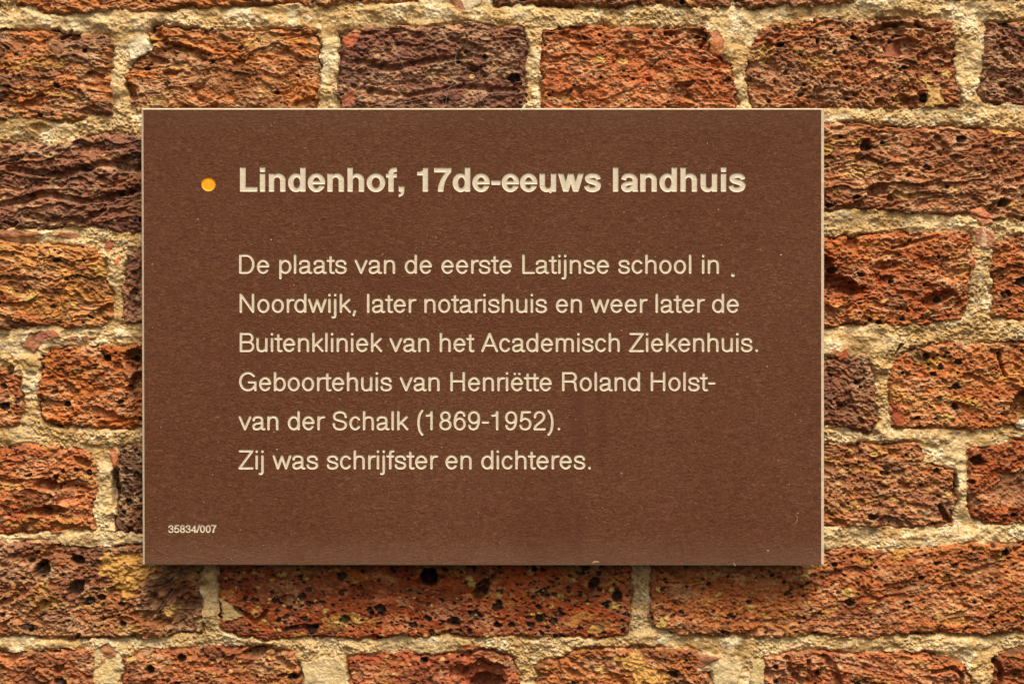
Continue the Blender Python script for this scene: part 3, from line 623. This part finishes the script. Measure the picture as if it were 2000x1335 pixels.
BOLD = {
 'L': [('+', rect(76, 0, 226, 718)), ('+', rect(76, 0, 583, 130))], 'i': [('+', rect(69, 0, 209, 532)), ('+', rect(69, 598, 209, 725))],
 'l': [('+', rect(69, 0, 209, 718))], 'n': N_ARCH + [('+', rect(64, 0, 204, 532))], 'h': N_ARCH + [('+', rect(64, 0, 204, 718))],
 'u': [(s, [(611 - x, 532 - y) for x, y in P]) for s, P in N_ARCH] + [('+', rect(407, 0, 547, 532))],
 'd': BOWL + [('+', rect(407, 0, 547, 718))], 'o': [('+', A(306, 266, 272, 280, 0, 360)), ('-', A(306, 266, 132, 166, 0, 360))],
 'e': [('+', A(278, 266, 255, 280, 0, 360)), ('-', A(278, 266, 118, 170, 0, 360)), ('-', [(300, 222), (560, 222), (560, 150), (520, 160), (390, 176), (300, 176)]), ('+', rect(120, 222, 520, 310)),
       ('-', [(534, 222), (600, 222), (600, 400), (534, 300)])],
 'f': [('+', rect(84, 0, 224, 545)), ('+', rect(12, 428, 318, 530)), ('+', thick(SP([(154, 520), (166, 600), (222, 655), (322, 664)]), [70, 70, 62, 57]))],
 '1': [('+', [(69, 492), (69, 590), (165, 604), (232, 646), (260, 710), (377, 710), (377, 0), (237, 0), (237, 492)])],
 '7': [('+', [(27, 710), (528, 710), (528, 596), (420, 460), (340, 300), (300, 150), (290, 0), (140, 0), (158, 160), (215, 330), (300, 480), (378, 584), (27, 584)])],
 '-': [('+', rect(40, 205, 300, 325))], ',': [('+', [(64, 0), (64, 146), (214, 146), (214, 20), (196, -70), (145, -130), (64, -160), (64, -90), (120, -60), (140, 0)])],
 'w': [('+', [(14, 532), (158, 532), (312, 0), (166, 0)]), ('+', [(166, 0), (312, 0), (462, 532), (316, 532)]), ('+', [(316, 532), (462, 532), (612, 0), (466, 0)]), ('+', [(466, 0), (612, 0), (764, 532), (622, 532)])],
 's': [('+', thick(SP(SB), [62, 62, 66, 72, 72, 66, 62]))],
 'a': [('+', rect(382, 60, 518, 370)), ('+', thick(SP([(108, 358), (132, 430), (200, 478), (290, 484), (380, 460), (438, 400), (450, 340)]), [66, 62, 60, 64, 68])),
       ('+', [(382, 0), (540, 0), (526, 30), (518, 100), (382, 120)]),
       ('+', thick(SP([(440, 290), (370, 264), (250, 246), (150, 212), (106, 150), (136, 78), (210, 50), (290, 62), (370, 120), (420, 190)]), [40, 50, 62, 70, 66, 60, 54]))],
}
BADV = dict(zip("LindehofuwslA,-17 a", (611, 278, 611, 611, 556, 611, 611, 333, 611, 778, 556, 278, 0, 278, 333, 556, 556, 278, 556)))

def ends(text, adv, gl, fs):
    pass

def line_sd(text, x_first, x_last, base, r, st, x, y, size=None):
    """distance field of a line cut with a round tool of radius r; x_first / x_last: outer ink limits in pixels"""
    pos, acc = [], 0
    for ch in text: pos.append(acc); acc += ADV[ch]
    first = min(p[0] for s in G[text[0]] for p in s); last = pos[-1] + max(p[0] for s in G[text[-1]] for p in s)
    k = (x_last - x_first - 2 * r) / (last - first)          # pixels per unit along the line
    ky = size or k
    org = x_first + r - first * k
    d2 = np.full(x.shape, 1e6)
    for ch, p0 in zip(text, pos):
        for stroke in G[ch]:
            P = [(org + (p0 + a) * k, base - r - (b - b0) * ky) for a, b in stroke]
            q = np.array(P)
            i0, i1 = np.searchsorted(y[:, 0], [q[:, 1].min() - 9, q[:, 1].max() + 9]); j0, j1 = np.searchsorted(x[0], [q[:, 0].min() - 9, q[:, 0].max() + 9])
            sx, sy = x[i0:i1, j0:j1], y[i0:i1, j0:j1]
            for a, b in zip(P[:-1], P[1:]): d2[i0:i1, j0:j1] = np.minimum(d2[i0:i1, j0:j1], seg_d2(sx, sy, a, b))
    return np.sqrt(d2) - r

def title_sd(text, x0, k, base, grow, x, y):
    D_ = np.full(x.shape, 1e3); acc = 0
    for ch in text:
        if ch != ' ':
            org = x0 + acc * k
            j0, j1 = np.searchsorted(x[0], [org - 10, org + BADV[ch] * k + 10])
            sx, sy = x[:, j0:j1], y[:, j0:j1]; d = np.full(sx.shape, 1e3)
            for op, P in BOLD[ch]:
                q = poly_sd(sx, sy, [(org + a * k, base - b * k) for a, b in P])
                d = np.minimum(d, q) if op == '+' else np.maximum(d, -q)
            D_[:, j0:j1] = np.minimum(D_[:, j0:j1], d)
        acc += BADV[ch]
    return D_ - grow

# ------------------------------------------------------------------ the sign
sign = empty("information_sign", (0, 0, CZ), "rectangular brown engraved sign with cream lettering and an orange dot mounted on the brick wall", "sign")
FX0, FX1, FY0, FY1 = 280.0, 1604.0, 214.0, 1100.5          # the brown face, pixels
OUT = [(275.8, 211.3), (1609.8, 211.6), (1609.6, 1103.6), (278.6, 1102.6)]
def world3(px, py, h): return ((px - 1000) * U, -h * U, (667.5 - py) * U)
def lean(px, py):                                             # the left edge is not quite plumb
    t = np.clip((300 - np.asarray(px, float)) / 20, 0, 1); return px + t * 2.6 * (np.asarray(py, float) - FY0) / (FY1 - FY0)

fco, ffv, ffn = [], [], []
def face_poly(P):
    s = len(fco)
    for px, py in P: fco.append(world3(float(lean(px, py)), py, 0))
    ffv.extend(range(s, s + len(P))); ffn.append(len(P))
def face_rect(x0, y0, x1, y1):
    if x1 - x0 > 1e-6 and y1 - y0 > 1e-6: face_poly([(x0, y0), (x0, y1), (x1, y1), (x1, y0)])

letters = []
def block(x0, y0, x1, y1, step, sdf, depth, wall_w, name, mat, label=None, dome=0.0):
    nx, ny = int(round((x1 - x0) / step)), int(round((y1 - y0) / step))
    gx, gy = np.linspace(x0, x1, nx + 1), np.linspace(y0, y1, ny + 1)
    x, y = np.meshgrid(gx, gy)
    d = sdf(x, y); d = np.where(np.abs(d) < 1e-4, 1e-4, d)
    ins = d < 0
    tt = np.clip(-d / wall_w, 0, 1)
    h = -depth * np.sqrt(1 - (1 - tt) ** 2) + dome * np.clip((-d - wall_w) / 10, 0, 1)
    n4 = ins[:-1, :-1].astype(int) + ins[1:, :-1] + ins[1:, 1:] + ins[:-1, 1:]
    lco, lfv, lfn, ids = [], [], [], {}
    def vid(i, j):
        k = (i, j)
        if k not in ids: ids[k] = len(lco); lco.append(world3(gx[j], gy[i], h[i, j]))
        return ids[k]
    def eid(i, j, k2, l2, P):
        k = (i, j, k2, l2) if (i, j) < (k2, l2) else (k2, l2, i, j)
        if k not in ids: ids[k] = len(lco); lco.append(world3(P[0], P[1], 0))
        return ids[k]
    for i in range(ny):
        row = n4[i]; j = 0
        while j < nx:
            c = row[j]
            if c == 0:
                e = j
                while e < nx and row[e] == 0: e += 1
                face_rect(gx[j], gy[i], gx[e], gy[i + 1]); j = e; continue
            ring = [(i, j), (i + 1, j), (i + 1, j + 1), (i, j + 1)]
            if c == 4:
                lfv.extend(vid(*r) for r in ring); lfn.append(4)
            else:
                pin, pout = [], []
                for a in range(4):
                    p, q = ring[a], ring[(a + 1) % 4]
                    dp, dq = d[p], d[q]
                    if dp < 0: pin.append(vid(*p))
                    else: pout.append((gx[p[1]], gy[p[0]]))
                    if (dp < 0) != (dq < 0):
                        t = dp / (dp - dq); E_ = (gx[p[1]] + (gx[q[1]] - gx[p[1]]) * t, gy[p[0]] + (gy[q[0]] - gy[p[0]]) * t)
                        pin.append(eid(*p, *q, E_)); pout.append(E_)
                if len(pin) > 2: lfv.extend(pin); lfn.append(len(pin))
                if len(pout) > 2: face_poly(pout)
            j += 1
    letters.append((name, lco, lfv, lfn, mat, label))

R_ = 2.48
TITLE = "Lindenhof, 17de-eeuws landhuis"
TK = 0.0643
def title(x, y):
    d = title_sd(TITLE, 464.6, TK, 373.4, 0.75, x, y)
    return np.minimum(d, np.sqrt((x - 1075) ** 2 + (y - 374.5) ** 2) - 2.6)
bands = [
 (318.0, 396.0, [(390.0, 424.0, 0.8, lambda x, y: np.sqrt((x - 407.2) ** 2 + (y - 359.6) ** 2) - 13.8, 1.9, 4.5, "marker_dot", M_DOT, "round orange dot", 0.0),
                 (460.0, 1466.0, 0.85, title, 1.35, 4.2, "title_lettering", M_CREAM, "bold title reading Lindenhof, 17de-eeuws landhuis", 0)])]
TXT = [("De plaats van de eerste Latijnse school in", 467.0, 1404.5, 534.3), ("Noordwijk, later notarishuis en weer later de", 468.0, 1443.5, 610.5),
       ("Buitenkliniek van het Academisch Ziekenhuis.", 468.2, 1480.5, 686.8), ("Geboortehuis van Henriëtte Roland Holst-", 467.0, 1397.6, 763.2),
       ("van der Schalk (1869-1952).", 466.0, 1094.2, 839.4), ("Zij was schrijfster en dichteres.", 465.5, 1154.0, 915.8)]
for n, (tx, xa, xb, bs_) in enumerate(TXT):
    items = [(458.0, round(xb + 8), 0.8, (lambda x, y, a=(tx, xa, xb, bs_): line_sd(*a, R_, None, x, y, 0.0529)), 1.05, R_, "text_line", M_CREAM, "line reading " + tx, 0)]
    if n == 0: items.append((1424.0, 1442.0, 0.8, lambda x, y: np.sqrt((x - 1431.6) ** 2 + (y - 536.2) ** 2) - 3.9, 2.0, 3, "stray_dot", M_CREAM, None, 0))
    bands.append((bs_ - 52, bs_ + 19, items))
bands.append((1016.0, 1048.0, [(322.0, 430.0, 0.6, lambda x, y: line_sd("35834/007", 328.6, 423.4, 1039.6, 1.5, None, x, y, 0.0209), 1.6, 1.5, "serial_number", M_CREAM, "small number 35834/007", 0)]))
yprev = FY0
for (y0, y1, items) in bands:
    face_rect(FX0, yprev, FX1, y0)
    xp = FX0
    for (xa, xb, st, fn, dep, ww, nm, mt, lb, dome) in items:
        face_rect(xp, y0, xa, y1); block(xa, y0, xb, y1, st, fn, dep, ww, nm, mt, lb, dome); xp = xb
    face_rect(xp, y0, FX1, y1); yprev = y1
face_rect(FX0, yprev, FX1, FY1)
face = add_mesh("face_panel", fco, ffv, ffn, M_FACE, sign, False)
for nm, lco, lfv, lfn, mt, lb in letters:
    o = add_mesh(nm, lco, lfv, lfn, mt, face, True)
    if lb: o['label'] = lb
# cream core: chamfered rim, sides and back
TH = 0.0045 / U
inner = [(float(lean(FX0, FY0)), FY0), (FX1, FY0), (FX1, FY1), (float(lean(FX0, FY1)), FY1)]
cv = [world3(px, py, 0) for px, py in inner] + [world3(px, py, -2.6) for px, py in OUT] + [world3(px, py, -TH) for px, py in OUT]
fv = []
for a in range(4):
    b = (a + 1) % 4
    fv += [a, b, b + 4, a + 4][::-1] + [a + 4, b + 4, b + 8, a + 8][::-1]
fv += [8, 9, 10, 11]
add_mesh("rim", cv, fv, [4] * 9, M_EDGE, sign, False)

M_SCUFF = plain("scuff", (0.30, 0.21, 0.14), 0.8, 0.1)
def scuff(P, w, name):
    q = [world3(a, b, 0.35) for a, b in thick(SP(P), w)]
    n = len(q); base = [world3(a, b, -0.2) for a, b in thick(SP(P), [x * 1.3 for x in w])]
    fv_ = list(range(n)); fn_ = [n]
    for a in range(n): fv_ += [a, (a + 1) % n, n + (a + 1) % n, n + a]; fn_.append(4)
    add_mesh(name, q + base, fv_, fn_, M_SCUFF, face, False)
scuff([(1553, 1003), (1557, 1010), (1556, 1018), (1551, 1023)], [0.12, 0.4, 0.4, 0.12], "scratch")
scuff([(1156, 1099), (1163, 1096), (1170, 1097)], [0.6, 1.5, 0.7], "chipped_spot")
scuff([(1499, 1073), (1501, 1076)], [1.3, 1.5], "chipped_spot")
scuff([(1432, 1098), (1436, 1104)], [0.6, 0.9], "chipped_spot")

# ------------------------------------------------------------------ spider silk
def strand_mesh(strands, r):
    co_, fv_ = [], []
    for P in strands:
        P = np.array(P, float); s = len(co_); n = len(P)
        for k, p in enumerate(P):
            t = P[min(k + 1, n - 1)] - P[max(k - 1, 0)]; t /= np.linalg.norm(t) + 1e-12
            a = np.cross(t, (0, 1, 0)); a /= np.linalg.norm(a) + 1e-12; b = np.cross(t, a)
            for q in range(5): co_.append(p + r * (a * math.cos(q * 1.2566) + b * math.sin(q * 1.2566)))
        for k in range(n - 1):
            for q in range(5):
                fv_ += [s + k * 5 + q, s + k * 5 + (q + 1) % 5, s + (k + 1) * 5 + (q + 1) % 5, s + (k + 1) * 5 + q]
    return co_, fv_
def surf_h(px, py):
    i = int(np.clip(np.searchsorted(GY, py), 0, NY - 1)); j = int(np.clip(np.searchsorted(GX, px), 0, NX - 1))
    return float(H[i, j])
def strand(a, b, sag, wob, seed, lift=5):
    r_ = np.random.default_rng(seed); n = 16; out = []
    ha, hb = max(surf_h(*a), 2) + lift, max(surf_h(*b), 2) + lift
    for k in range(n + 1):
        t = k / n
        px = a[0] + (b[0] - a[0]) * t + wob * math.sin(3 * t + seed); py = a[1] + (b[1] - a[1]) * t + sag * math.sin(math.pi * t) + wob * 0.5 * math.sin(5 * t + seed)
        hh = max(ha + (hb - ha) * t, surf_h(px, py) + 1.5)
        out.append(((px - 1000) * kw, W - hh * U, CZ + (667.5 - py) * kw))
    return out
def web(name, label, spec, r):
    co_, fv_ = strand_mesh([strand(*s) for s in spec], r)
    o = add_mesh(name, co_, fv_, [4] * (len(fv_) // 4), M_WEB)
    o['label'] = label; o['category'] = "cobweb"; o['group'] = "cobwebs on the bricks"
web("cobweb", "fine pale cobweb threads across the purple-brown brick touching the sign's top edge",
    [((716, 136), (800, 196), 3, 4, 1), ((760, 204), (905, 160), 10, 3, 2), ((870, 208), (892, 150), 0, 5, 3), ((770, 80), (800, 150), 3, 4, 4), ((800, 206), (760, 160), -5, 6, 5), ((954, 112), (970, 80), 2, 2, 6),
     ((860, 212), (1005, 182), -8, 2, 7), ((806, 200), (840, 212), 4, 3, 8), ((890, 130), (894, 100), 0, 2, 9), ((740, 206), (850, 196), 6, 4, 10)], 0.00005)
web("cobweb", "two taut cobweb threads crossing the yellow-patched brick under the sign's corner",
    [((270, 1154), (356, 1112), 0, 1, 11, 12), ((282, 1228), (356, 1128), 2, 1, 12, 10), ((350, 1116), (330, 1140), 2, 1, 13, 11)], 0.00005)
web("cobweb", "tangled cobweb threads in the mortar joint below the sign's bottom edge",
    [((1272, 1108), (1284, 1140), 0, 4, 14), ((1262, 1110), (1282, 1128), 0, 3, 15), ((1280, 1112), (1276, 1150), 0, 4, 16), ((1300, 1150), (1348, 1190), 3, 2, 17), ((1290, 1106), (1300, 1124), 0, 3, 18)], 0.00005)
